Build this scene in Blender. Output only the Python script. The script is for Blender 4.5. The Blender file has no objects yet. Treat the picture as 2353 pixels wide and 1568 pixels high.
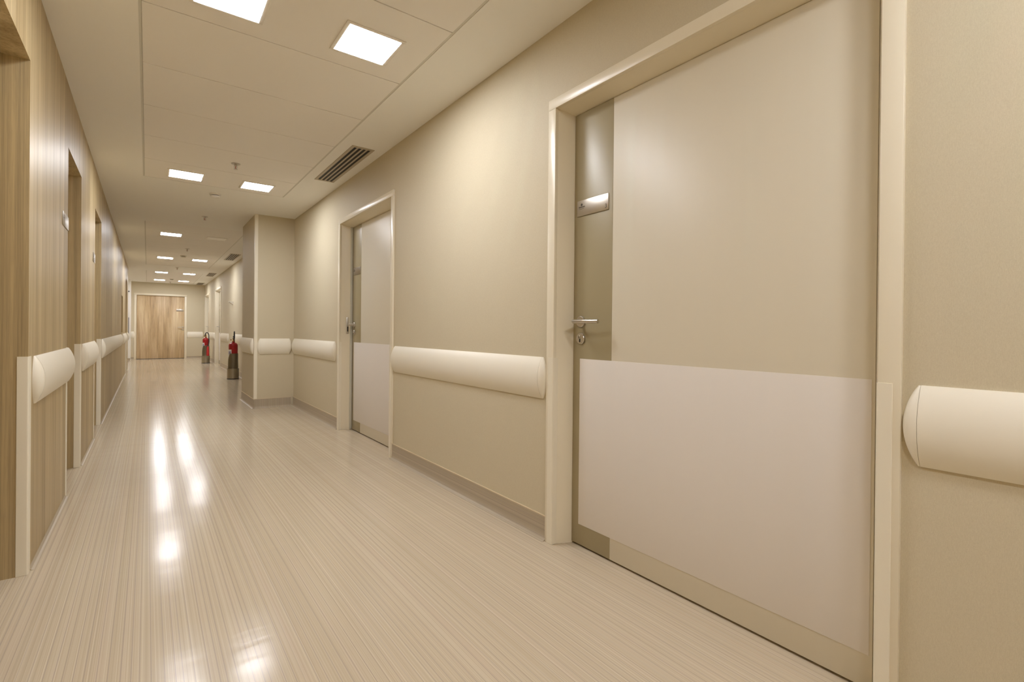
import bpy, bmesh, math, random
from mathutils import Vector, Matrix

random.seed(7)
PI = math.pi
sc = bpy.context.scene
COL = sc.collection

# ------------------------------------------------------------------ camera
CAM_H = 1.03
yaw, pitch, roll = math.radians(36.40731), math.radians(-0.15459), math.radians(0.55657)
fw = Vector((math.sin(yaw) * math.cos(pitch), math.cos(yaw) * math.cos(pitch), math.sin(pitch)))
rt = Vector((math.cos(yaw), -math.sin(yaw), 0))
up = rt.cross(fw)
r2 = rt * math.cos(roll) + up * math.sin(roll)
u2 = up * math.cos(roll) - rt * math.sin(roll)
cam_d = bpy.data.cameras.new('camera')
cam_d.sensor_width = 36.0
cam_d.lens = 1135.611 / 2353 * 36.0
cam_d.shift_y = -19.67 / 2353
cam_d.clip_start = 0.02
cam = bpy.data.objects.new('camera', cam_d)
M = Matrix((r2, u2, -fw)).transposed().to_4x4()
M.translation = (0, 0, CAM_H)
cam.matrix_world = M
COL.objects.link(cam)
sc.camera = cam

# ------------------------------------------------------------------ world, exposure
w = bpy.data.worlds.new('world')
sc.world = w
w.use_nodes = True
w.node_tree.nodes['Background'].inputs[0].default_value = (0.9, 0.95, 1.0, 1)
w.node_tree.nodes['Background'].inputs[1].default_value = 0.02
sc.view_settings.view_transform = 'Standard'
sc.view_settings.look = 'None'
sc.view_settings.exposure = 1.1
sc.view_settings.gamma = 1.0
sc.view_settings.use_curve_mapping = False
sc.cycles.use_denoising = True
sc.cycles.max_bounces = 14
sc.cycles.diffuse_bounces = 10
sc.cycles.glossy_bounces = 5
sc.cycles.caustics_reflective = False
sc.cycles.caustics_refractive = False
PANEL = 30.0                       # radiance of the ceiling panels
PANEL_COL = (1.0, 1.0, 1.04, 1)

# ------------------------------------------------------------------ room measures
CH = 2.508      # ceiling
XR = 1.586      # right wall
XL = -0.396     # left wall
YF = 20.0       # far wall
YB = -4.6       # behind the camera
RZ0, RZ1, RS = 0.696, 0.902, 0.031      # handrail heights and bulge


# ------------------------------------------------------------------ materials
def mat(name, col, rough=0.5, metal=0.0, spec=0.5):
    m = bpy.data.materials.new(name)
    m.use_nodes = True
    b = m.node_tree.nodes['Principled BSDF']
    b.inputs['Base Color'].default_value = (*col, 1)
    b.inputs['Roughness'].default_value = rough
    b.inputs['Metallic'].default_value = metal
    b.inputs['Specular IOR Level'].default_value = spec
    return m


def nd(m, t, **kw):
    n = m.node_tree.nodes.new(t)
    for k, v in kw.items():
        setattr(n, k, v)
    return n


def lk(m, a, b):
    m.node_tree.links.new(a, b)


def bsdf(m):
    return m.node_tree.nodes['Principled BSDF']


def coords(m, scale, rot=(0, 0, 0)):
    tc = nd(m, 'ShaderNodeTexCoord')
    mp = nd(m, 'ShaderNodeMapping')
    mp.inputs['Scale'].default_value = scale
    mp.inputs['Rotation'].default_value = rot
    lk(m, tc.outputs['Object'], mp.inputs['Vector'])
    return mp.outputs['Vector']


def noise(m, vec, scale=1.0, detail=2.0, rough=0.5):
    n = nd(m, 'ShaderNodeTexNoise')
    n.inputs['Scale'].default_value = scale
    n.inputs['Detail'].default_value = detail
    n.inputs['Roughness'].default_value = rough
    lk(m, vec, n.inputs['Vector'])
    return n.outputs['Fac']


def ramp(m, fac, stops, interp='LINEAR'):
    r = nd(m, 'ShaderNodeValToRGB')
    r.color_ramp.interpolation = interp
    el = r.color_ramp.elements
    while len(el) < len(stops):
        el.new(0.5)
    for e, (p, c) in zip(el, stops):
        e.position = p
        e.color = (*c, 1) if len(c) == 3 else c
    lk(m, fac, r.inputs['Fac'])
    return r.outputs['Color']


def mix(m, fac, a, b, mode='MIX'):
    n = nd(m, 'ShaderNodeMix', data_type='RGBA', blend_type=mode)
    if isinstance(fac, (int, float)):
        n.inputs['Factor'].default_value = fac
    else:
        lk(m, fac, n.inputs['Factor'])
    for key, v in (('A', a), ('B', b)):
        s = [i for i in n.inputs if i.name == key and i.type == 'RGBA'][0]
        if isinstance(v, tuple):
            s.default_value = (*v, 1)
        else:
            lk(m, v, s)
    return [o for o in n.outputs if o.type == 'RGBA'][0]


def bump(m, h, strength=0.1, dist=0.01):
    b = nd(m, 'ShaderNodeBump')
    b.inputs['Strength'].default_value = strength
    b.inputs['Distance'].default_value = dist
    lk(m, h, b.inputs['Height'])
    lk(m, b.outputs['Normal'], bsdf(m).inputs['Normal'])


def g3(v):
    return (v, v, v)


def m_wallpaper():
    m = mat('woven_wallpaper', (0.6, 0.5, 0.35), 0.62, 0, 0.35)
    v = coords(m, (620, 620, 130))
    f = noise(m, v, 1.0, 3, 0.6)
    v2 = coords(m, (900, 900, 800))
    f2 = noise(m, v2, 1.0, 2, 0.6)
    c = ramp(m, f, [(0.25, (0.55, 0.487, 0.352)), (0.75, (0.612, 0.548, 0.405))])
    c = mix(m, 0.10, c, ramp(m, f2, [(0.35, g3(0.30)), (0.65, g3(0.9))]), 'OVERLAY')
    lk(m, c, bsdf(m).inputs['Base Color'])
    bump(m, f, 0.10, 0.001)
    return m


def m_paint(name, col, rough=0.6, spec=0.3):
    m = mat(name, col, rough, 0, spec)
    f = noise(m, coords(m, (90, 90, 90)), 1.0, 3, 0.6)
    bump(m, f, 0.02, 0.002)
    return m


def m_wood(name, lo, mid, hi, rough=0.43, broad=9.0, fine=85.0, spec=0.42, zs=0.35):
    m = mat(name, mid, rough, 0, spec)
    a = noise(m, coords(m, (broad, broad, zs * 0.6)), 1.0, 3, 0.55)
    b = noise(m, coords(m, (fine, fine, zs * 2)), 1.0, 3, 0.6)
    d = noise(m, coords(m, (420, 420, 9)), 1.0, 2, 0.5)
    c = ramp(m, a, [(0.30, lo), (0.5, mid), (0.70, hi)])
    c2 = ramp(m, b, [(0.30, g3(0.30)), (0.48, g3(0.5)), (0.7, g3(0.66))])
    c = mix(m, 0.5, c, c2, 'OVERLAY')
    c3 = ramp(m, d, [(0.36, g3(0.38)), (0.55, g3(0.53))])
    c = mix(m, 0.4, c, c3, 'OVERLAY')
    lk(m, c, bsdf(m).inputs['Base Color'])
    r = nd(m, 'ShaderNodeMapRange')
    r.inputs['From Min'].default_value = 0.3
    r.inputs['From Max'].default_value = 0.7
    r.inputs['To Min'].default_value = rough + 0.07
    r.inputs['To Max'].default_value = rough - 0.05
    lk(m, b, r.inputs['Value'])
    lk(m, r.outputs['Result'], bsdf(m).inputs['Roughness'])
    bump(m, b, 0.05, 0.002)
    return m


def m_vinyl(name, axis, gain=1.0, rough=0.165, spec=0.21, coat=0.2):
    """striped vinyl: bands that vary along one axis, run along another"""
    m = mat(name, (0.5, 0.42, 0.3), rough, 0, spec)
    bsdf(m).inputs['Coat Weight'].default_value = coat      # thin polish film, mirrors only at a glance
    bsdf(m).inputs['Coat Roughness'].default_value = 0.09
    bsdf(m).inputs['Coat IOR'].default_value = 1.06

    def sc3(across, along):
        s = [along, along, along]
        s[axis] = across
        return tuple(s)

    def g(c):
        return tuple(x * gain * k for x, k in zip(c, (1.07, 1.125, 1.18)))
    a = noise(m, coords(m, sc3(22, 0.08)), 1.0, 2, 0.5)
    b = noise(m, coords(m, sc3(150, 0.10)), 1.0, 2, 0.55)
    c_ = noise(m, coords(m, sc3(330, 0.15)), 1.0, 1, 0.5)
    d = noise(m, coords(m, sc3(9, 0.25)), 1.0, 2, 0.5)
    base = ramp(m, a, [(0.3, g((0.495, 0.395, 0.278))), (0.5, g((0.525, 0.428, 0.307))), (0.72, g((0.54, 0.422, 0.315)))])
    st = ramp(m, b, [(0.26, g((0.40, 0.305, 0.20))), (0.42, g((0.51, 0.418, 0.295))), (0.58, g((0.54, 0.448, 0.325))), (0.74, g((0.64, 0.56, 0.42)))])
    c = mix(m, 0.5, base, st)
    thin = ramp(m, c_, [(0.30, g3(0.38)), (0.45, g3(0.5)), (0.62, g3(0.53)), (0.75, g3(0.60))])
    c = mix(m, 0.4, c, thin, 'OVERLAY')
    # fine grey-violet and brown pin lines, a couple of centimetres apart
    sep = nd(m, 'ShaderNodeSeparateXYZ')
    tc = nd(m, 'ShaderNodeTexCoord')
    lk(m, tc.outputs['Object'], sep.inputs[0])
    for freq, width, depth, col in ((38.0, 0.05, 0.85, (0.36, 0.285, 0.235)), (61.0, 0.07, 0.5, (0.42, 0.32, 0.215)), (29.0, 0.05, 0.28, (0.70, 0.62, 0.47))):
        mu = nd(m, 'ShaderNodeMath', operation='MULTIPLY_ADD')
        lk(m, sep.outputs['XYZ'[axis]], mu.inputs[0])
        mu.inputs[1].default_value = freq
        mu.inputs[2].default_value = freq * 1.37
        ad = nd(m, 'ShaderNodeMath', operation='MULTIPLY_ADD')
        lk(m, d, ad.inputs[0])
        ad.inputs[1].default_value = 0.35
        lk(m, mu.outputs[0], ad.inputs[2])
        vo = nd(m, 'ShaderNodeTexVoronoi', voronoi_dimensions='1D', feature='DISTANCE_TO_EDGE')
        vo.inputs['Scale'].default_value = 1.0
        vo.inputs['Randomness'].default_value = 0.9
        lk(m, ad.outputs[0], vo.inputs['W'])
        ln = ramp(m, vo.outputs['Distance'], [(0.0, g3(depth)), (width * 0.5, g3(depth * 0.8)), (width, g3(0.0))])
        c = mix(m, ln, c, g(col))
    lk(m, c, bsdf(m).inputs['Base Color'])
    # the sheet is not quite flat, it ripples a little across its length
    wv = noise(m, coords(m, (0.8, 4.6, 2.0)), 1.0, 3, 0.55)
    bump(m, wv, 0.10, 0.02)
    lk(m, [n for n in m.node_tree.nodes if n.type == 'BUMP'][0].outputs['Normal'], bsdf(m).inputs['Coat Normal'])
    return m


MAT = {}
MAT['wallpaper'] = m_wallpaper()
MAT['gypsum'] = m_paint('ceiling_paint', (0.87, 0.865, 0.835), 0.6)
MAT['tile'] = m_paint('ceiling_tile', (0.87, 0.85, 0.82), 0.75)
MAT['grid'] = mat('ceiling_grid', (0.66, 0.65, 0.60), 0.6)
MAT['joint'] = mat('ceiling_joint', (0.30, 0.28, 0.25), 0.7)
MAT['wood'] = m_wood('wood_laminate', (0.35, 0.258, 0.129), (0.44, 0.34, 0.183), (0.535, 0.43, 0.247))
MAT['wood_door'] = m_wood('wood_door', (0.42, 0.29, 0.155), (0.56, 0.42, 0.25), (0.68, 0.55, 0.36), rough=0.45, broad=5, fine=24, zs=0.8)
MAT['floor'] = m_vinyl('striped_vinyl', 0)
MAT['skirt'] = m_vinyl('striped_vinyl_shaded', 2, 0.78, 0.36, 0.3, 0.0)  # same vinyl as the floor, darkened: shade on upright faces put into the colour
MAT['skirt_x'] = m_vinyl('striped_vinyl_upright_shaded', 0, 0.78, 0.36, 0.3, 0.0)  # likewise a darkened floor vinyl with the shade in its colour
MAT['cap'] = mat('skirting_cap', (0.66, 0.56, 0.40), 0.4)
MAT['rail'] = mat('cream_rail', (0.82, 0.78, 0.67), 0.38)
MAT['guard'] = mat('cream_guard', (0.80, 0.75, 0.62), 0.4)
MAT['frame'] = mat('frame_paint', (0.78, 0.72, 0.575), 0.3)
MAT['leaf'] = mat('door_leaf', (0.69, 0.64, 0.52), 0.42)
MAT['stripe'] = mat('door_stripe', (0.36, 0.31, 0.19), 0.38)
MAT['kick'] = mat('kick_plate', (0.75, 0.71, 0.665), 0.42)
MAT['steel'] = mat('brushed_steel', (0.62, 0.585, 0.53), 0.28, 1.0)
MAT['plate'] = mat('sign_steel', (0.56, 0.52, 0.46), 0.34, 1.0)
MAT['ink'] = mat('engraving', (0.09, 0.075, 0.06), 0.5)
MAT['dark'] = mat('void_shade_paint', (0.012, 0.009, 0.007), 0.6)  # near-black colour stands in for the shade inside holes and slots
MAT['grille'] = mat('grille_metal', (0.44, 0.38, 0.28), 0.45)
MAT['seal'] = mat('door_seal', (0.62, 0.61, 0.53), 0.5)
MAT['white'] = mat('white_plastic', (0.78, 0.75, 0.69), 0.45)
MAT['fixture'] = mat('fixture_frame', (0.84, 0.81, 0.76), 0.4)
MAT['diff_off'] = mat('diffuser_off', (0.93, 0.92, 0.88), 0.35)
MAT['red'] = mat('red_enamel', (0.33, 0.008, 0.010), 0.28)
MAT['red2'] = mat('red_plastic', (0.55, 0.03, 0.03), 0.4)
MAT['stand'] = mat('stand_steel', (0.44, 0.40, 0.31), 0.36, 1.0)
MAT['black'] = mat('black_rubber', (0.02, 0.018, 0.025), 0.45)
MAT['brass'] = mat('brass', (0.50, 0.34, 0.13), 0.35, 1.0)
MAT['bulb'] = mat('red_bulb', (0.45, 0.06, 0.03), 0.2)
MAT['label'] = mat('label_white', (0.72, 0.70, 0.70), 0.5)
MAT['label_blue'] = mat('label_blue', (0.08, 0.08, 0.28), 0.5)
MAT['label_yellow'] = mat('label_yellow', (0.65, 0.45, 0.08), 0.5)
MAT['white_wall'] = m_paint('white_wall', (0.92, 0.91, 0.88), 0.45, 0.4)
MAT['metal_dark'] = mat('dark_grey_metal', (0.16, 0.16, 0.18), 0.4, 0.5)
em = mat('panel_light', (0.9, 0.9, 0.9), 0.4)
bsdf(em).inputs['Emission Color'].default_value = PANEL_COL
bsdf(em).inputs['Emission Strength'].default_value = PANEL
MAT['panel'] = em


# ------------------------------------------------------------------ mesh helpers
def newbm():
    return bmesh.new()


def box(bm, x0, x1, y0, y1, z0, z1, bev=0.0, mi=0, seg=2):
    b = bmesh.new()
    v = [b.verts.new((x, y, z)) for z in (z0, z1) for y in (y0, y1) for x in (x0, x1)]
    for f in ((0, 2, 3, 1), (4, 5, 7, 6), (0, 1, 5, 4), (2, 6, 7, 3), (0, 4, 6, 2), (1, 3, 7, 5)):
        b.faces.new([v[i] for i in f])
    if bev > 0:
        bmesh.ops.bevel(b, geom=b.edges[:], offset=bev, segments=seg, affect='EDGES', profile=0.5)
    merge(bm, b, mi)


def merge(bm, b, mi=0, mtx=None):
    if mtx is not None:
        bmesh.ops.transform(b, matrix=mtx, verts=b.verts[:])
    bmesh.ops.recalc_face_normals(b, faces=b.faces[:])
    mp = {}
    for v in b.verts:
        mp[v] = bm.verts.new(v.co)
    for f in b.faces:
        try:
            nf = bm.faces.new([mp[v] for v in f.verts])
            nf.material_index = mi if mi >= 0 else f.material_index
        except ValueError:
            pass
    b.free()


def prism(bm, pts, axis, a, bb, mi=0):
    """extrude the polygon pts (in the two other axes, in xyz order) from a to bb along axis"""
    b = bmesh.new()

    def mk(p, t):
        q = list(p)
        q.insert(axis, t)
        return b.verts.new(q)
    r0 = [mk(p, a) for p in pts]
    r1 = [mk(p, bb) for p in pts]
    n = len(pts)
    for i in range(n):
        b.faces.new((r0[i], r0[(i + 1) % n], r1[(i + 1) % n], r1[i]))
    b.faces.new(r0)
    b.faces.new(list(reversed(r1)))
    merge(bm, b, mi)


def lathe(bm, prof, c, axis=2, n=32, mi=0, cap=True):
    """revolve (r, h) pairs about an axis through c"""
    b = bmesh.new()
    rings = []
    for r, h in prof:
        ring = []
        for k in range(n):
            t = 2 * PI * k / n
            u, v = r * math.cos(t), r * math.sin(t)
            p = {2: (u, v, h), 0: (h, u, v), 1: (u, h, v)}[axis]
            ring.append(b.verts.new((c[0] + p[0], c[1] + p[1], c[2] + p[2])))
        rings.append(ring)
    for i in range(len(rings) - 1):
        for k in range(n):
            b.faces.new((rings[i][k], rings[i][(k + 1) % n], rings[i + 1][(k + 1) % n], rings[i + 1][k]))
    if cap:
        b.faces.new(rings[0])
        b.faces.new(rings[-1])
    merge(bm, b, mi)


def tube(bm, pts, r, n=14, mi=0, taper=None):
    pts = [Vector(p) for p in pts]
    b = bmesh.new()
    rings = []
    prev = None
    for i, p in enumerate(pts):
        if i == 0:
            d = pts[1] - p
        elif i == len(pts) - 1:
            d = p - pts[i - 1]
        else:
            d = (pts[i + 1] - p).normalized() + (p - pts[i - 1]).normalized()
        d.normalize()
        if prev is None:
            a = d.cross(Vector((0.3, 0.2, 0.93)))
            if a.length < 0.1:
                a = d.cross(Vector((1, 0, 0)))
        else:
            a = prev - d * prev.dot(d)
        a.normalize()
        prev = a
        e = d.cross(a)
        rr = r if taper is None else taper[i]
        rings.append([b.verts.new(p + a * rr * math.cos(2 * PI * k / n) + e * rr * math.sin(2 * PI * k / n)) for k in range(n)])
    for i in range(len(rings) - 1):
        for k in range(n):
            b.faces.new((rings[i][k], rings[i][(k + 1) % n], rings[i + 1][(k + 1) % n], rings[i + 1][k]))
    b.faces.new(rings[0])
    b.faces.new(rings[-1])
    merge(bm, b, mi)


def fillet(pts, rad=0.01, n=5):
    """round the corners of a polyline"""
    pts = [Vector(p) for p in pts]
    out = [pts[0]]
    for i in range(1, len(pts) - 1):
        p, a, b = pts[i], pts[i - 1], pts[i + 1]
        da, db = (a - p), (b - p)
        ra = min(rad, da.length * 0.45, db.length * 0.45)
        s, e = p + da.normalized() * ra, p + db.normalized() * ra
        for k in range(n + 1):
            t = k / n
            out.append(s * (1 - t) ** 2 + p * 2 * t * (1 - t) + e * t * t)
    out.append(pts[-1])
    return out


def text_bm(body, size, depth=0.0):
    cu = bpy.data.curves.new('txt', 'FONT')
    cu.body = body
    cu.size = size
    cu.extrude = depth
    cu.align_x = 'CENTER'
    cu.align_y = 'CENTER'
    o = bpy.data.objects.new('txt', cu)
    COL.objects.link(o)
    bpy.context.view_layer.update()
    me = bpy.data.meshes.new_from_object(o.evaluated_get(bpy.context.evaluated_depsgraph_get()))
    bpy.data.objects.remove(o)
    bpy.data.curves.remove(cu)
    b = bmesh.new()
    b.from_mesh(me)
    bpy.data.meshes.remove(me)
    return b


def tag(o, label=None, cat=None, group=None, kind=None):
    if label:
        o['label'] = label
    if cat:
        o['category'] = cat
    if group:
        o['group'] = group
    if kind:
        o['kind'] = kind
    return o


def obj(name, bm, mats, parent=None, smooth=35):
    """link a bmesh (in world coordinates) as one mesh object, optionally as a part of parent"""
    org = Vector((0, 0, 0))
    p = parent
    while p is not None:
        org += p.location
        p = p.parent
    if org.length > 0:
        bmesh.ops.translate(bm, verts=bm.verts[:], vec=-org)
    me = bpy.data.meshes.new(name)
    bm.to_mesh(me)
    bm.free()
    if not isinstance(mats, (list, tuple)):
        mats = [mats]
    for m in mats:
        me.materials.append(MAT[m])
    if smooth:
        for f in me.polygons:
            f.use_smooth = True
        me.set_sharp_from_angle(angle=math.radians(smooth))
    o = bpy.data.objects.new(name, me)
    COL.objects.link(o)
    if parent:
        o.parent = parent
    return o


def thing(name, loc, label, cat=None, group=None, kind=None):
    o = bpy.data.objects.new(name, None)
    o.empty_display_size = 0.05
    o.location = loc
    COL.objects.link(o)
    return tag(o, label, cat, group, kind)


# ================================================================== THE SETTING
# ---- floor
bm = newbm()
box(bm, -1.7, XR + 0.30, YB, YF + 0.15, -0.05, 0.0)
tag(obj('floor', bm, 'floor', smooth=0), 'glossy beige striped vinyl corridor floor', kind='structure')

# ---- ceiling : painted border with three fields of lay-in tiles
GX0, GX1 = -0.044, 1.221
FIELDS = [(-1.045, 6.012, 0.6415, 11), (8.52, 14.37, 0.65, 9), (15.825, 19.725, 0.65, 6)]
bm = newbm()
box(bm, -1.7, GX0, YB, YF, CH, CH + 0.1)
box(bm, GX1, XR + 0.2, YB, YF, CH, CH + 0.1)
edges = [YB] + [e for f in FIELDS for e in f[:2]] + [YF]
for a, b in zip(edges[::2], edges[1::2]):
    box(bm, GX0, GX1, a, b, CH, CH + 0.1)
for y0, y1, pitch_, n in FIELDS:
    box(bm, GX0, GX1, y0, y1, CH + 0.012, CH + 0.09, mi=3)
    # trim angle round the field
    for xa, xb in ((GX0, GX0 + 0.0115), (GX1 - 0.0115, GX1)):
        box(bm, xa, xb, y0, y1, CH + 0.003, CH + 0.02, mi=2)
    st = (y1 - y0) / n
    for k in range(n):
        box(bm, GX0 + 0.0125, GX1 - 0.0125, y0 + st * k + 0.003, y0 + st * (k + 1) - 0.003, CH + 0.001, CH + 0.03, bev=0.001, mi=1, seg=1)
tag(obj('ceiling', bm, ['gypsum', 'tile', 'grid', 'joint'], smooth=0), 'pale ceiling with long lay-in tiles down its middle', kind='structure')

# ---- right wall with door openings
# name, outer casing near, outer casing far, x of leaf face
DOORS = [(0.432, 1.849, 1.673), (3.747, 5.164, 1.697), (15.30, 16.717, 1.673), (18.53, 19.947, 1.673)]
OP_TOP = 2.125
bm = newbm()
ys = [YB]
for a, b, _ in DOORS:
    ys += [a + 0.03, b - 0.03]
ys += [YF + 0.15]
for a, b in zip(ys[::2], ys[1::2]):
    box(bm, XR, XR + 0.2, a, b, 0, CH + 0.05)
for a, b, _ in DOORS:
    box(bm, XR, XR + 0.2, a + 0.03, b - 0.03, OP_TOP, CH + 0.05)
tag(obj('wall_right', bm, 'wallpaper', smooth=0), 'beige woven wallpaper wall on the right with white door frames', kind='structure')

# ---- pillar standing out of the right wall
PX, PY0, PY1 = 1.108, 7.10, 8.12
bm = newbm()
box(bm, PX, XR + 0.05, PY0, PY1, 0, CH + 0.02)
tag(obj('wall_pillar', bm, 'wallpaper', smooth=0), 'square wallpapered pillar standing out from the right wall', kind='structure')

# ---- left wall : wood laminate with deep openings
LOPEN = [(2.05, 2.83, 2.128), (4.05, 4.795, 2.128), (5.97, 6.75, 2.128), (13.95, 14.75, 2.12)]
LEND = 15.55
LT = 0.20
bm = newbm()
ys = [YB]
for a, b, _ in LOPEN:
    ys += [a, b]
ys += [LEND]
NICHE = (11.80, 12.36, 0.93, 1.635)
for a, b in zip(ys[::2], ys[1::2]):
    if a < NICHE[0] < b:
        box(bm, XL - LT, XL, a, NICHE[0], 0, CH + 0.05)
        box(bm, XL - LT, XL, NICHE[1], b, 0, CH + 0.05)
        box(bm, XL - LT, XL, NICHE[0], NICHE[1], 0, NICHE[2])
        box(bm, XL - LT, XL, NICHE[0], NICHE[1], NICHE[3], CH + 0.05)
        box(bm, XL - LT, XL - 0.12, NICHE[0], NICHE[1], NICHE[2], NICHE[3])
    else:
        box(bm, XL - LT, XL, a, b, 0, CH + 0.05)
for a, b, t in LOPEN:
    box(bm, XL - LT, XL, a, b, t, CH + 0.05)
tag(obj('wall_left', bm, 'wood', smooth=0), 'wood laminate wall on the left with deep door recesses', kind='structure')
# return of the wood wall, recess at the corridor end and the white pier
bm = newbm()
box(bm, -1.7, XL - LT, LEND - 0.12, LEND, 0, CH + 0.05)
box(bm, -1.75, -1.6, LEND, 19.25, 0, CH + 0.05)
tag(obj('wall_recess', bm, 'wallpaper', smooth=0), 'beige side walls of the recess at the far left', kind='structure')
bm = newbm()
box(bm, -1.75, -0.428, 19.25, YF, 0, CH + 0.05)
tag(obj('wall_pier', bm, 'white_wall', smooth=0), 'narrow white wall pier at the far left end of the corridor', kind='structure')

# ---- far wall and the wall behind the camera
FD0, FD1, FDT = -0.354, 1.066, 2.146
bm = newbm()
box(bm, -0.46, FD0 + 0.03, YF, YF + 0.15, 0, CH + 0.05)
box(bm, FD1 - 0.03, XR + 0.05, YF, YF + 0.15, 0, CH + 0.05)
box(bm, FD0 + 0.03, FD1 - 0.03, YF, YF + 0.15, FDT - 0.03, CH + 0.05)
tag(obj('wall_far', bm, 'wallpaper', smooth=0), 'beige wallpapered wall closing the far end of the corridor', kind='structure')
bm = newbm()
box(bm, -1.7, XR + 0.2, YB - 0.15, YB, 0, CH + 0.05)
tag(obj('wall_back', bm, 'wallpaper', smooth=0), 'beige wall behind the viewpoint', kind='structure')


# ---- skirtings : coved vinyl with a pale cap strip
def skirt_profile(h=0.116):
    p = [(0.0, 0.0), (0.0, h), (0.0045, h), (0.0045, 0.026)]
    for k in range(1, 7):
        t = PI / 2 * k / 6
        p.append((0.0295 - 0.025 * math.cos(t), 0.026 - 0.025 * math.sin(t)))
    p.append((0.0295, 0.0))
    return p


def skirt(name, x, y0, y1, sgn, label):
    """sgn = direction out of the wall along x"""
    b = newbm()
    prism(b, [(x + sgn * p, z) for p, z in skirt_profile()], 1, y0, y1)
    box(b, min(x, x + sgn * 0.006), max(x, x + sgn * 0.006), y0, y1, 0.116, 0.121, mi=1)
    return tag(obj(name, b, ['skirt', 'cap'], smooth=30), label, kind='structure')


def skirt_x(name, y, x0, x1, label, h=0.116):
    b = newbm()
    prof = [(y - p, z) for p, z in skirt_profile(h)]
    prism(b, prof, 0, x0, x1)
    box(b, x0, x1, y - 0.006, y, h, h + 0.005, mi=1)
    return tag(obj(name, b, ['skirt_x', 'cap'], smooth=30), label, kind='structure')


skirt('baseboard_right', XR, YB, DOORS[0][0], -1, 'brown striped skirting at the near right corner')
skirt('baseboard_right', XR, DOORS[0][1], DOORS[1][0], -1, 'brown striped skirting between the two nearest doors')
skirt('baseboard_right', XR, DOORS[1][1], PY0, -1, 'brown striped skirting between second door and pillar')
skirt('baseboard_right', XR, PY1, DOORS[2][0], -1, 'brown striped skirting behind the fire extinguisher')
skirt('baseboard_right', XR, DOORS[2][1], DOORS[3][0], -1, 'brown striped skirting between the two farthest doors')
skirt('baseboard_pillar', PX, PY0 - 0.0295, PY1, -1, 'striped skirting along the shaded side of the pillar')
skirt_x('baseboard_pillar', PY0, PX, XR - 0.0295, 'striped skirting along the front of the pillar')
skirt_x('baseboard_far', YF, FD1, XR - 0.03, 'grey skirting on the far wall right of the wooden door', 0.075)
skirt_x('baseboard_far', YF, -0.428, FD0, 'grey skirting on the far wall left of the wooden door', 0.075)
skirt_x('baseboard_far', 19.25, -1.5, -0.428, 'grey skirting under the white pier', 0.075)
ly = [YB] + [e for o in LOPEN for e in o[:2]] + [LEND]
for k, (a, b) in enumerate(zip(ly[::2], ly[1::2])):
    bmk = newbm()
    pr = [(XL, 0.0), (XL, 0.013)]
    for q in range(1, 6):
        t = PI / 2 * q / 5
        pr.append((XL + 0.015 - 0.013 * math.cos(t), 0.013 - 0.012 * math.sin(t)))
    pr.append((XL + 0.015, 0.0))
    prism(bmk, pr, 1, a + (0.045 if k else 0), b - (0.045 if k < 4 else 0))
    tag(obj('baseboard_left', bmk, ['skirt'], smooth=40), 'low coved vinyl edge along the wood wall', kind='structure')


# ================================================================== DOORS
def lever(b, base, out, along, reach=0.155, r=0.0095, mi=0):
    """rose, neck and bent lever; base on the door face, out = away from the door, along = where the lever points"""
    base, out, along = Vector(base), Vector(out), Vector(along)
    ax = 0 if abs(out.x) > 0.5 else 1
    s = out[ax]
    lathe(b, [(0.027, 0.0), (0.027, 0.006 * s), (0.024, 0.009 * s), (0.011, 0.009 * s), (0.011, 0.02 * s)], base, ax, 28, mi)
    pts = [base + out * 0.012, base + out * 0.060, base + out * 0.060 + along * (reach * 0.55), base + out * 0.048 + along * reach]
    tube(b, fillet(pts, 0.018, 6), r, 16, mi)


def keyrose(b, base, out):
    base, out = Vector(base), Vector(out)
    ax = 0 if abs(out.x) > 0.5 else 1
    s = out[ax]
    lathe(b, [(0.027, 0.0), (0.027, 0.005 * s), (0.0245, 0.008 * s), (0.020, 0.0085 * s)], base, ax, 28, 0)
    lathe(b, [(0.0085, 0.008 * s), (0.0085, 0.013 * s), (0.007, 0.014 * s)], base + Vector((0, 0, 0.007)), ax, 18, 0)
    if ax == 0:
        lo, hi = sorted((base.x + s * 0.0075, base.x + s * 0.0095))
        box(b, lo, hi, base.y - 0.0035, base.y + 0.0035, base.z - 0.017, base.z + 0.002, mi=1)
        lo, hi = sorted((base.x + s * 0.013, base.x + s * 0.0147))
        box(b, lo, hi, base.y - 0.0014, base.y + 0.0014, base.z + 0.001, base.z + 0.013, mi=1)
    else:
        lo, hi = sorted((base.y + s * 0.0075, base.y + s * 0.0095))
        box(b, base.x - 0.0035, base.x + 0.0035, lo, hi, base.z - 0.017, base.z + 0.002, mi=1)


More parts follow.
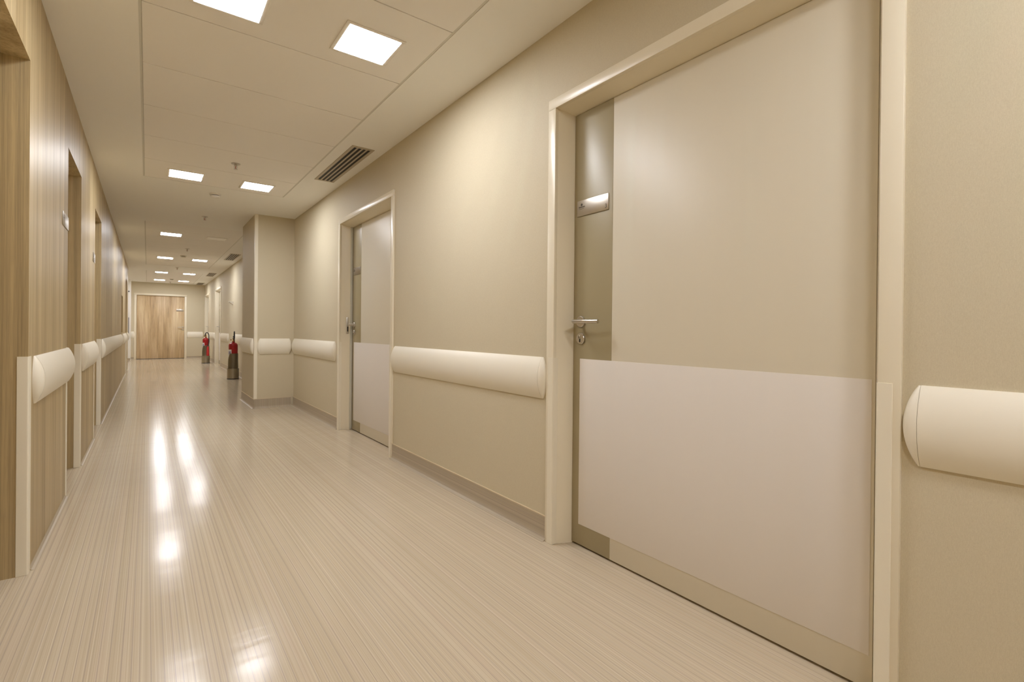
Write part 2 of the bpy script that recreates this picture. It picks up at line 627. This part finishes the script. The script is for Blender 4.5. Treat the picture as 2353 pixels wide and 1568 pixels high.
def plate_x(b, x, y_left, y_right, z0, z1, s, number=None, mats=(0, 1)):
    """steel sign plate on a face of constant x; s = direction out of it; y_left is the viewer's left end"""
    lo, hi = sorted((x, x + s * 0.004))
    box(b, lo, hi, min(y_left, y_right), max(y_left, y_right), z0, z1, bev=0.0012, mi=mats[0], seg=2)
    d = 1 if y_right > y_left else -1
    xf = x + s * 0.0043

    def bar(u0, u1, v0, v1):
        a, c = y_left + d * u0, y_left + d * u1
        l2, h2 = sorted((xf, xf - s * 0.0006))
        box(b, l2, h2, min(a, c), max(a, c), z0 + v0, z0 + v1, mi=mats[1])
    hgt = z1 - z0
    # round emblem and the fine engraved lines beneath it
    lathe(b, [(0.0062, -0.0004), (0.0062, 0.0)], (xf, y_left + d * 0.031, z0 + hgt * 0.72), 0, 16, mats[1])
    u = 0.012
    for wd in (0.005, 0.0042, 0.0042, 0.005, 0.0036, 0.005, 0.0042):
        bar(u, u + wd, hgt * 0.53, hgt * 0.53 + 0.0062)
        u += wd + 0.0014
    bar(0.012, 0.047, hgt * 0.45, hgt * 0.45 + 0.0016)
    if number:
        t = text_bm(number, 0.027, 0.0003)
        if s < 0:
            mtx = Matrix(((0, 0, -1, xf), (d, 0, 0, y_right - d * 0.0145), (0, 1, 0, z0 + hgt * 0.24), (0, 0, 0, 1)))
        else:
            mtx = Matrix(((0, 0, 1, xf), (d, 0, 0, y_right - d * 0.0145), (0, 1, 0, z0 + hgt * 0.24), (0, 0, 0, 1)))
        merge(b, t, mats[1], mtx)


def right_door(n, y0, y1, xd, label, number=None, ajar=False):
    ym = y1 - 0.084            # lock-side leaf edge
    root = thing('door_%d' % n, (XR, (y0 + y1) / 2, 0), label, 'door', kind='structure')
    fr = thing
    b = newbm()
    xf = XR - 0.012
    zt, zi = 2.156, 2.107
    iy0, iy1 = y0 + 0.0515, y1 - 0.0515
    # architrave
    for a, c in ((y0, iy0), (iy1, y1)):
        box(b, xf, XR + 0.006, a, c, 0, zi, bev=0.002)
    box(b, xf, XR + 0.006, y0, y1, zi, zt, bev=0.002)
    # splayed lining
    xb = XR + 0.17
    s = 0.033
    prism(b, [(XR + 0.006, iy1 + 0.0012), (XR + 0.17, iy1 + 0.02), (xb, iy1 - s), (1.673, iy1 - s)], 2, 0, zi + 0.01)
    prism(b, [(XR + 0.006, iy0 - 0.0012), (XR + 0.17, iy0 - 0.02), (xb, iy0 + s), (1.673, iy0 + s)], 2, 0, zi + 0.01)
    prism(b, [(XR + 0.006, zi + 0.0012), (xb, zi + 0.02), (xb, zi - 0.026), (1.673, zi - 0.026)], 1, iy0, iy1)
    obj('door_frame', b, 'frame', root, smooth=30)
    if ajar:
        b = newbm()
        box(b, 1.6735, xd - 0.001, iy1 - s - 0.012, iy1 - s, 0.008, zi - 0.027, bev=0.001)
        tag(obj('door_seal', b, 'seal', root), 'grey rubber seal strip')
        b = newbm()
        box(b, 1.640, 1.668, iy1 - 0.0285, iy1 - 0.0215, 0.985, 1.155, bev=0.001)
        box(b, 1.648, 1.660, iy1 - 0.0295, iy1 - 0.022, 1.01, 1.06, mi=1)
        tag(obj('strike_plate', b, ['steel', 'dark'], root), 'steel strike plate in the door lining')
    # leaf
    la, lb = iy0 + s + 0.002, iy1 - s - (0.014 if ajar else 0.002)
    b = newbm()
    sp = lb - 0.246
    box(b, xd, xd + 0.04, la, sp, 0.010, zi - 0.028, bev=0.001)
    leaf = obj('door_leaf', b, 'leaf', root)
    b = newbm()
    box(b, xd, xd + 0.04, sp + 0.0006, lb, 0.010, zi - 0.028, bev=0.001)
    tag(obj('lock_panel', b, 'stripe', leaf), 'brown lock side strip of the door')
    b = newbm()
    box(b, xd - 0.002, xd - 0.0001, la + 0.008, lb - 0.047, 0.107, 0.901, bev=0.0008)
    tag(obj('kick_plate', b, 'kick', leaf), 'pale pinkish kick plate')
    b = newbm()
    plate_x(b, xd - 0.0001, lb - 0.021, lb - 0.222, 1.584, 1.659, -1, number)
    tag(obj('sign_plate', b, ['plate', 'ink'], leaf), 'brushed steel sign plate')
    b = newbm()
    lever(b, (xd, lb - 0.052, 1.078), (-1, 0, 0), (0, -1, 0))
    tag(obj('lever_handle', b, 'steel', leaf), 'steel lever handle')
    b = newbm()
    keyrose(b, (xd, lb - 0.052, 0.997), (-1, 0, 0))
    tag(obj('key_rose', b, ['steel', 'dark'], leaf), 'round steel keyhole rose')
    return root


DL = ['cream door nearest the camera with a steel plate numbered 3',
      'cream door standing slightly ajar between the middle handrails',
      'cream door beyond the pillar, behind the two fire extinguishers',
      'cream door in the far right corner beside the end wall']
for k, (a, b, x) in enumerate(DOORS):
    right_door(k + 1, a, b, x, DL[k], '3' if k == 0 else None, k == 1)

# far wooden door
root = thing('door_5', ((FD0 + FD1) / 2, YF, 0), 'wide wooden door in white frame at the corridor end', 'door', kind='structure')
b = newbm()
FI0, FI1, FIT = FD0 + 0.062, FD1 - 0.062, FDT - 0.062
for a, c in ((FD0, FI0), (FI1, FD1)):
    box(b, a, c, YF - 0.014, YF + 0.13, 0, FIT, bev=0.002)
box(b, FD0, FD1, YF - 0.014, YF + 0.13, FIT, FDT, bev=0.002)
obj('door_frame', b, 'frame', root)
b = newbm()
fy = YF + 0.055
box(b, FI0 + 0.003, FI1 - 0.003, fy, fy + 0.04, 0.012, FIT - 0.003, bev=0.001)
leaf = tag(obj('door_leaf', b, 'wood_door', root), 'light oak door leaf')
b = newbm()
box(b, 0.778, 0.975, fy - 0.004, fy - 0.0001, 1.582, 1.660, bev=0.001)
tag(obj('sign_plate', b, 'plate', leaf), 'brushed steel sign plate')
b = newbm()
lever(b, (0.962, fy, 1.052), (0, -1, 0), (-1, 0, 0), 0.145, 0.010)
tag(obj('lever_handle', b, 'steel', leaf), 'steel lever handle')
b = newbm()
keyrose(b, (0.962, fy, 0.972), (0, -1, 0))
tag(obj('key_rose', b, ['steel', 'dark'], leaf), 'round steel keyhole rose')

# wooden leaves at the back of the left-hand recesses
WL = ['wooden door set back in the nearest recess at left edge',
      'wooden door set back in the second recess beside the mirror-like plate',
      'wooden door set back in the third recess of the wood wall',
      'wooden door set back in the last recess of the wood wall']
for k, (a, c, t) in enumerate(LOPEN):
    b = newbm()
    box(b, XL - LT + 0.002, XL - LT + 0.042, a + 0.002, c - 0.002, 0.008, t - 0.002, bev=0.001)
    root = tag(obj('door_%d' % (6 + k), b, 'wood'), WL[k], 'door', kind='structure')
    b = newbm()
    lever(b, (XL - LT + 0.042, a + 0.07, 1.06), (1, 0, 0), (0, 1, 0))
    tag(obj('lever_handle', b, 'steel', root), 'steel lever handle')


# ================================================================== HANDRAILS
def rail_arc(s=RS, n=20):
    c = (RZ1 - RZ0) / 2
    R = (c * c + s * s) / (2 * s)
    zc = (RZ0 + RZ1) / 2
    a = math.asin(c / R)
    return [(R * math.cos(-a + 2 * a * k / n) - (R - s) + 0.006, zc + R * math.sin(-a + 2 * a * k / n)) for k in range(n + 1)]


def handrail(A, B, nrm, label, group='wall handrails', capA=True, capB=True):
    """A, B = seam points at wall level (x, y); nrm points out of the wall"""
    A, B, nrm = Vector((*A, 0)), Vector((*B, 0)), Vector((*nrm, 0))
    d = (B - A).normalized()
    root = thing('handrail', ((A + B) / 2 + Vector((0, 0, RZ0))), label, 'handrail', group)
    arc = rail_arc()
    b = bmesh.new()
    r0, r1 = [], []
    prof = arc + [(-0.004, RZ1), (-0.004, RZ0)]
    for p, z in prof:
        for P, L in ((A, r0), (B, r1)):
            q = P + nrm * p
            L.append(b.verts.new((q.x, q.y, z)))
    n = len(prof)
    for i in range(n):
        b.faces.new((r0[i], r0[(i + 1) % n], r1[(i + 1) % n], r1[i]))
    b.faces.new(r0)
    b.faces.new(list(reversed(r1)))
    bm = newbm()
    merge(bm, b)
    obj('rail_cover', bm, 'rail', root, smooth=40)
    for P, dd, on in ((A, -d, capA), (B, d, capB)):
        if not on:
            continue
        b = bmesh.new()
        rows = []
        for k in range(9):
            t = PI / 2 * k / 8
            row = []
            for p, z in arc:
                p2 = max(p - 0.0007, 0)
                q = P + nrm * (p2 * math.cos(t)) + dd * (p2 * math.sin(t) + 0.0008)
                row.append(b.verts.new((q.x, q.y, z)))
            rows.append(row)
        for i in range(8):
            for j in range(len(arc) - 1):
                b.faces.new((rows[i][j], rows[i][j + 1], rows[i + 1][j + 1], rows[i + 1][j]))
        b.faces.new(rows[-1])
        bm = newbm()
        merge(bm, b)
        obj('end_cap', bm, 'rail', root, smooth=60)
    return root


NR, NL, NF = (-1, 0), (1, 0), (0, -1)
handrail((XR, -3.4), (XR, 0.392), NR, 'large cream handrail right of the nearest door, running out of frame')
handrail((XR, 1.888), (XR, 3.708), NR, 'cream handrail between the nearest door and the door ajar')
handrail((XR, 5.282), (XR, 7.050), NR, 'cream handrail between the door ajar and the pillar')
handrail((PX + 0.07, PY0), (XR - 0.062, PY0), NF, 'short cream handrail across the front of the pillar')
handrail((PX, PY0 + 0.09), (PX, PY1 - 0.06), NR, 'shaded cream handrail on the left side of the pillar')
handrail((XR, PY1 + 0.1), (XR, 12.62), NR, 'cream handrail behind the nearer fire extinguisher')
handrail((XR, 13.75), (XR, 15.22), NR, 'cream handrail just before the door beyond the pillar')
handrail((XR, 16.84), (XR, 18.42), NR, 'cream handrail between the two farthest right doors')
handrail((FD1 + 0.03, YF), (XR - 0.07, YF), NF, 'cream handrail on the end wall right of the wooden door')
handrail((-0.425, YF), (FD0 - 0.012, YF), NF, 'stubby cream handrail on the end wall left of the wooden door', capA=False)
handrail((XL, 2.955), (XL, 4.07), NL, 'nearest cream handrail on the wood wall, between first and second recess')
handrail((XL, 4.93), (XL, 5.935), NL, 'second cream handrail on the wood wall, beside the third recess')
handrail((XL, 6.90), (XL, 11.62), NL, 'longest cream handrail on the wood wall, past the third recess')
handrail((XL, 12.44), (XL, 13.86), NL, 'cream handrail on the wood wall before its last recess')
handrail((XL, 14.86), (XL, 15.48), NL, 'last short cream handrail at the end of the wood wall')


# ================================================================== CORNER GUARDS
def guard(corner, u, v, L1, L2, z0, z1, label, group='corner guards', t=0.0028):
    """angle profile hugging a corner: flanges run along u (on the face whose outside is -v) and along v"""
    c, u, v = Vector(corner), Vector(u), Vector(v)
    r = 0.006
    pts = [(L1, 0.0001), (L1, -t + 0.001), (L1 - 0.001, -t)]
    for k in range(6):
        a = PI / 2 * k / 5
        pts.append((-t + r - r * math.sin(a), -t + r - r * math.cos(a)))
    pts += [(-t, L2 - 0.001), (-t + 0.001, L2), (0.0001, L2), (0.0001, 0.0001)]
    b = bmesh.new()
    r0, r1 = [], []
    ctr = Vector((0, 0))
    for a, e in pts:
        q = c + u * a + v * e
        r0.append(b.verts.new((q.x, q.y, z0)))
        r1.append(b.verts.new((q.x, q.y, z1)))
    n = len(pts)
    for i in range(n):
        b.faces.new((r0[i], r0[(i + 1) % n], r1[(i + 1) % n], r1[i]))
    b.faces.new(r0)
    b.faces.new(list(reversed(r1)))
    bm = newbm()
    merge(bm, b)
    return tag(obj('corner_guard', bm, 'guard', smooth=40), label, 'corner guard', group)


ORD = ['nearest', 'second', 'third', 'last']
for k, (a, c, t) in enumerate(LOPEN):
    guard((XL, c), (0, 1), (-1, 0), 0.048, 0.034, 0.001, 0.905, 'waist-high cream corner guard on the far edge of the %s wood-wall recess' % ORD[k])
    if k:
        guard((XL, a), (0, -1), (-1, 0), 0.048, 0.034, 0.001, 0.905, 'waist-high cream corner guard on the near edge of the %s wood-wall recess' % ORD[k])
for k, (a, c, x) in enumerate(DOORS):
    nm = ['door numbered 3', 'door ajar', 'door behind the extinguishers', 'far corner door'][k]
    guard((XR - 0.012, c - 0.0515), (0, 1), (1, 0), 0.036, 0.036, 0.001, 0.902, 'cream corner guard low on the far frame post of the %s' % nm)
    guard((XR - 0.012, a + 0.0515), (0, -1), (1, 0), 0.034, 0.036, 0.001, 0.902, 'cream corner guard low on the near frame post of the %s' % nm)
guard((PX, PY0), (1, 0), (0, 1), 0.036, 0.036, 0.122, CH - 0.001, 'full-height cream corner guard on the pillar edge')


# ================================================================== CEILING FITTINGS
def panel(x, y, label, lit=True):
    root = thing('ceiling_light', (x, y, CH), label, 'ceiling light', 'square ceiling lights')
    o, i = 0.150, 0.1315
    b = newbm()
    z0, z1 = CH - 0.005, CH + 0.001
    box(b, x - o, x + o, y - o, y - i, z0, z1, bev=0.0015)
    box(b, x - o, x + o, y + i, y + o, z0, z1, bev=0.0015)
    box(b, x - o, x - i, y - i, y + i, z0, z1, bev=0.0015)
    box(b, x + i, x + o, y - i, y + i, z0, z1, bev=0.0015)
    obj('light_frame', b, 'fixture', root)
    b = newbm()
    box(b, x - i, x + i, y - i, y + i, CH - 0.003, CH + 0.0008)
    obj('diffuser', b, 'panel' if lit else 'diff_off', root, smooth=0)


XA, XB = 0.290, 0.909
rows = [(-3.25, 'behind the viewpoint'), (-0.30, 'just behind the viewpoint'), (2.522, 'nearest'), (5.728, 'second'), (9.495, 'third'), (12.745, 'fourth'), (16.15, 'fifth'), (18.75, 'farthest')]
for y, nm in rows:
    if 'behind' in nm:
        panel(XA, y, 'square lit ceiling panel %s, left of the pair' % nm)
        panel(XB, y, 'square lit ceiling panel %s, right of the pair' % nm)
        continue
    extra = {'nearest': ', cut by the frame top', 'third': ', lit beside the dark one'}.get(nm, '')
    panel(XA, y, 'lit square ceiling panel, left one of the %s row%s' % (nm, extra))
    if nm == 'third':
        panel(XB, y, 'unlit square ceiling panel, dull among the glowing ones', False)
    else:
        panel(XB, y, 'lit square ceiling panel, right one of the %s row' % nm)


def vent(y0, y1, label):
    x0, x1 = 1.311, 1.496
    root = thing('air_vent', ((x0 + x1) / 2, (y0 + y1) / 2, CH), label, 'air vent', 'slotted ceiling vents')
    m_, e = 0.0255, 0.028
    z0 = CH - 0.005
    b = newbm()
    box(b, x0, x0 + m_, y0, y1, z0, CH + 0.001, bev=0.002)
    box(b, x1 - m_, x1, y0, y1, z0, CH + 0.001, bev=0.002)
    box(b, x0 + m_, x1 - m_, y0, y0 + e, z0, CH + 0.001, bev=0.002)
    box(b, x0 + m_, x1 - m_, y1 - e, y1, z0, CH + 0.001, bev=0.002)
    obj('vent_frame', b, 'grille', root)
    b = newbm()
    box(b, x0 + m_ - 0.003, x1 - m_ + 0.003, y0 + e - 0.003, y1 - e + 0.003, CH - 0.0012, CH + 0.0006)  # flat black sheet paints the duct's shade, the ceiling above is closed
    tag(obj('duct_shade_sheet', b, 'dark', root, smooth=0), 'black sheet painted as the shaded duct')
    inner = x1 - x0 - 2 * m_
    sw = 0.0215
    bw = (inner - 4 * sw) / 3
    for k in range(3):
        xa = x0 + m_ + sw + k * (sw + bw)
        b = newbm()
        box(b, xa, xa + bw, y0 + e - 0.002, y1 - e + 0.002, z0 + 0.0004, CH - 0.0013, bev=0.0015)
        obj('slat', b, 'grille', root)


vent(3.955, 5.075, 'large slotted ceiling vent near the door ajar')
vent(11.17, 12.26, 'slotted ceiling vent just past the pillar')
vent(15.40, 16.46, 'slotted ceiling vent second from the end wall')
vent(18.98, 19.86, 'slotted ceiling vent closest to the end wall')


def sprinkler(x, y, label):
    root = thing('sprinkler', (x, y, CH), label, 'sprinkler', 'ceiling sprinklers')
    b = newbm()
    lathe(b, [(0.037, CH + 0.001), (0.037, CH - 0.003), (0.030, CH - 0.006), (0.012, CH - 0.007)], (x, y, 0), 2, 28)
    obj('flange', b, 'steel', root)
    b = newbm()
    lathe(b, [(0.011, CH - 0.006), (0.012, CH - 0.016), (0.010, CH - 0.021)], (x, y, 0), 2, 18)
    for s in (-1, 1):
        tube(b, fillet([(x + s * 0.008, y, CH - 0.018), (x + s * 0.013, y, CH - 0.030), (x + s * 0.003, y, CH - 0.047)], 0.006, 4), 0.0022, 8)
    obj('yoke', b, 'steel', root)
    b = newbm()
    tube(b, [(x, y, CH - 0.020), (x, y, CH - 0.045)], 0.003, 10)
    tag(obj('glass_bulb', b, 'bulb', root), 'red glass bulb')
    b = newbm()
    lathe(b, [(0.004, CH - 0.044), (0.016, CH - 0.047), (0.017, CH - 0.049), (0.003, CH - 0.050)], (x, y, 0), 2, 20)
    obj('deflector', b, 'steel', root)


SP = [(0.628, 5.055, 'pendent ceiling sprinkler in front of the second light pair, nearest of all'),
      (0.601, 7.70, 'pendent ceiling sprinkler on plain ceiling level with the pillar'),
      (0.585, 11.02, 'pendent ceiling sprinkler just beyond the unlit panel'),
      (0.575, 14.60, 'pendent ceiling sprinkler between fourth and fifth light pairs'),
      (0.58, 19.30, 'pendent ceiling sprinkler nearest the end wall')]
for a in SP:
    sprinkler(*a)


def smoke(x, y, label):
    root = thing('smoke_detector', (x, y, CH), label, 'smoke detector', 'smoke detectors')
    b = newbm()
    lathe(b, [(0.056, CH + 0.001), (0.056, CH - 0.010), (0.052, CH - 0.015)], (x, y, 0), 2, 36)
    obj('base', b, 'white', root)
    b = newbm()
    lathe(b, [(0.036, CH - 0.014), (0.036, CH - 0.024)], (x, y, 0), 2, 36, cap=False)
    tag(obj('sensor_slot', b, 'dark', root), 'dark sensing slot')
    b = newbm()
    lathe(b, [(0.047, CH - 0.022), (0.046, CH - 0.028), (0.036, CH - 0.037), (0.012, CH - 0.040)], (x, y, 0), 2, 36)
    obj('head', b, 'white', root)


smoke(0.591, 6.33, 'round white smoke detector just past the second light pair')
smoke(0.582, 12.15, 'round smoke detector just before the fourth light pair')
smoke(0.579, 18.15, 'round smoke detector between the two farthest light pairs')


# ================================================================== WALL SIGNS AND SMALL FITTINGS
for (ya, yb, lab) in ((3.805, 4.045, 'shiny steel sign plate on the wood wall beside the second recess'),
                      (5.745, 5.963, 'steel sign plate on the wood wall beside the third recess')):
    b = newbm()
    plate_x(b, XL, ya, yb, 1.617, 1.695, 1)
    tag(obj('sign_plate', b, ['plate', 'ink']), lab, 'sign', 'wall sign plates')

# wedge-shaped bracket above the nearer extinguisher
b = newbm()
prism(b, [(XR, 1.650), (XR, 1.572), (XR - 0.085, 1.643), (XR - 0.085, 1.650)], 1, 12.95, 13.15)
tag(obj('wall_bracket', b, 'white', smooth=0), 'small wedge-shaped white bracket high on wall beyond the pillar', 'bracket')

# fittings on the white pier
b = newbm()
tube(b, fillet([(-0.470, 19.25, 1.33), (-0.470, 19.21, 1.33), (-0.470, 19.21, 0.72), (-0.470, 19.25, 0.72)], 0.02, 4), 0.008, 10)
tag(obj('pull_bar', b, 'metal_dark'), 'thin grey vertical pull bar on the white pier', 'pull bar')
b = newbm()
lathe(b, [(0.020, 0.0), (0.020, -0.012), (0.014, -0.018)], (-0.470, 19.25, 2.14), 1, 18)
tag(obj('wall_sensor', b, 'metal_dark'), 'tiny dark round fitting high on the white pier', 'sensor')


# ================================================================== FIRE EXTINGUISHERS
def extinguisher(x, y, face, label, stand_label, horn):
    """face = direction (angle) the front of the stand looks"""
    gs = 'extinguisher stands'
    root = thing('extinguisher_stand', (x, y, 0), stand_label, 'extinguisher stand', gs)
    b = newbm()
    lathe(b, [(0.100, 0.012), (0.106, 0.014), (0.106, 0.214), (0.103, 0.214), (0.103, 0.020), (0.02, 0.020)], (x, y, 0), 2, 40)
    obj('cup', b, 'stand', root)
    b = newbm()
    lathe(b, [(0.109, 0.0), (0.109, 0.012), (0.107, 0.014), (0.10, 0.014)], (x, y, 0), 2, 40)
    tag(obj('base_ring', b, 'black', root), 'black rubber base ring')
    # half sleeve with a slanted left edge
    b = bmesh.new()
    rows = []
    H0, H1 = 0.205, 0.520
    nz, na = 10, 26
    for i in range(nz + 1):
        f = i / nz
        z = H0 + (H1 - H0) * f
        e = f ** 1.6
        a0 = face - math.radians(100 - 58 * e)
        a1 = face + math.radians(112)
        r = 0.093 - 0.004 * f
        rows.append([b.verts.new((x + r * math.cos(a0 + (a1 - a0) * j / na), y + r * math.sin(a0 + (a1 - a0) * j / na), z)) for j in range(na + 1)])
    for i in range(nz):
        for j in range(na):
            b.faces.new((rows[i][j], rows[i][j + 1], rows[i + 1][j + 1], rows[i + 1][j]))
    bmesh.ops.solidify(b, geom=b.faces[:], thickness=0.002)
    bm = newbm()
    merge(bm, b)
    obj('sleeve', bm, 'stand', root, smooth=40)

    ex = thing('fire_extinguisher', (x, y, 0.021), label, 'fire extinguisher', 'fire extinguishers')
    b = newbm()
    R = 0.083
    prof = [(0.055, 0.022), (0.078, 0.026), (R, 0.04), (R, 0.68)]
    for k in range(1, 9):
        t = PI / 2 * k / 8
        prof.append((0.022 + (R - 0.022) * math.cos(t), 0.68 + 0.062 * math.sin(t)))
    prof.append((0.020, 0.765))
    lathe(b, prof, (x, y, 0), 2, 40)
    obj('cylinder', b, 'red', ex)
    b = newbm()
    lathe(b, [(0.017, 0.763), (0.019, 0.768), (0.019, 0.785), (0.013, 0.79), (0.013, 0.83), (0.009, 0.838)], (x, y, 0), 2, 20)
    tube(b, [(x, y, 0.80), (x - 0.026 * math.sin(face), y + 0.026 * math.cos(face), 0.80)], 0.008, 10)
    obj('valve', b, 'brass', ex)
    sx, sy = math.sin(face), -math.cos(face)       # viewer's left of the front
    b = newbm()
    lathe(b, [(0.014, 0.0), (0.014, 0.012), (0.011, 0.014)], (x + sx * 0.035 - 0.006, y + sy * 0.035, 0.795), 1, 16)
    tag(obj('gauge', b, 'brass', ex), 'small brass pressure gauge')
    b = newbm()
    qx, qy = math.cos(face), math.sin(face)
    for dz, tilt in ((0.0, -0.012), (0.020, 0.010)):
        p0 = Vector((x - qx * 0.02, y - qy * 0.02, 0.828 + dz))
        p1 = Vector((x + qx * 0.085, y + qy * 0.085, 0.838 + dz + tilt))
        tube(b, [p0, (p0 + p1) / 2 + Vector((0, 0, 0.004)), p1], 0.0065, 8)
    tag(obj('squeeze_handle', b, 'black', ex), 'black squeeze handle')
    b = newbm()
    if horn:
        c = []
        for k in range(13):
            t = k / 12
            a = PI * (1.15 - 1.2 * t)
            c.append((x - sx * (0.01 + 0.035 * math.cos(a) + 0.03 * t), y - sy * (0.01 + 0.035 * math.cos(a) + 0.03 * t), 0.815 + 0.085 * math.sin(a) * (1 if t < 0.9 else 0.9)))
        fx, fy_ = math.cos(face), math.sin(face)
        for z, o, f2 in ((0.74, 0.075, 0.02), (0.66, 0.085, 0.05), (0.56, 0.080, 0.095), (0.495, 0.060, 0.124)):
            c.append((x - sx * o + fx * f2, y - sy * o + fy_ * f2, z))
        tube(b, c, 0.0115, 12)
        tag(obj('hose', b, 'black', ex), 'black rubber hose')
        b = newbm()
        hx, hy = x - sx * 0.060 + fx * 0.124, y - sy * 0.060 + fy_ * 0.124
        lathe(b, [(0.014, 0.50), (0.026, 0.47), (0.030, 0.40), (0.034, 0.24), (0.034, 0.222)], (hx, hy, 0), 2, 24)
        tag(obj('discharge_horn', b, 'red2', ex), 'red discharge horn')
    else:
        c = []
        for k in range(17):
            t = k / 16
            a = PI * (-0.30 + 1.6 * t)
            c.append((x - sx * 0.012 + 0.010 * math.cos(a), y - 0.05 + 0.055 * math.cos(a), 0.885 + 0.080 * math.sin(a)))
        c.append((x - sx * 0.03, y + 0.09, 0.76))
        c.append((x - sx * 0.02, y + 0.10, 0.55))
        tube(b, c, 0.0105, 12)
        tag(obj('hose', b, 'black', ex), 'black rubber hose looped over the top')
    # label wrapped on the viewer's left flank
    b = bmesh.new()
    strips = [(0.60, 0.565, 0), (0.565, 0.50, 1), (0.50, 0.44, 0), (0.44, 0.40, 2), (0.40, 0.32, 0)]
    for zt, zb, mi in strips:
        ring = []
        for z in (zb, zt):
            ring.append([b.verts.new((x + (R + 0.0007) * math.cos(face - math.radians(108 - 88 * j / 12)), y + (R + 0.0007) * math.sin(face - math.radians(108 - 88 * j / 12)), z)) for j in range(13)])
        for j in range(12):
            f = b.faces.new((ring[0][j], ring[0][j + 1], ring[1][j + 1], ring[1][j]))
            f.material_index = 0 if (mi == 1 and j % 4 > 1) else mi
    bm = newbm()
    merge(bm, b, -1)
    tag(obj('label_sticker', bm, ['label', 'label_blue', 'label_yellow'], ex), 'white and blue instruction sticker')


extinguisher(1.408, 11.48, math.radians(262), 'red fire extinguisher beside the pillar, larger in view', 'steel stand of the extinguisher nearer the pillar', False)
extinguisher(1.385, 17.08, math.radians(262), 'red fire extinguisher with red horn near the end wall', 'steel stand of the extinguisher nearer the end wall', True)
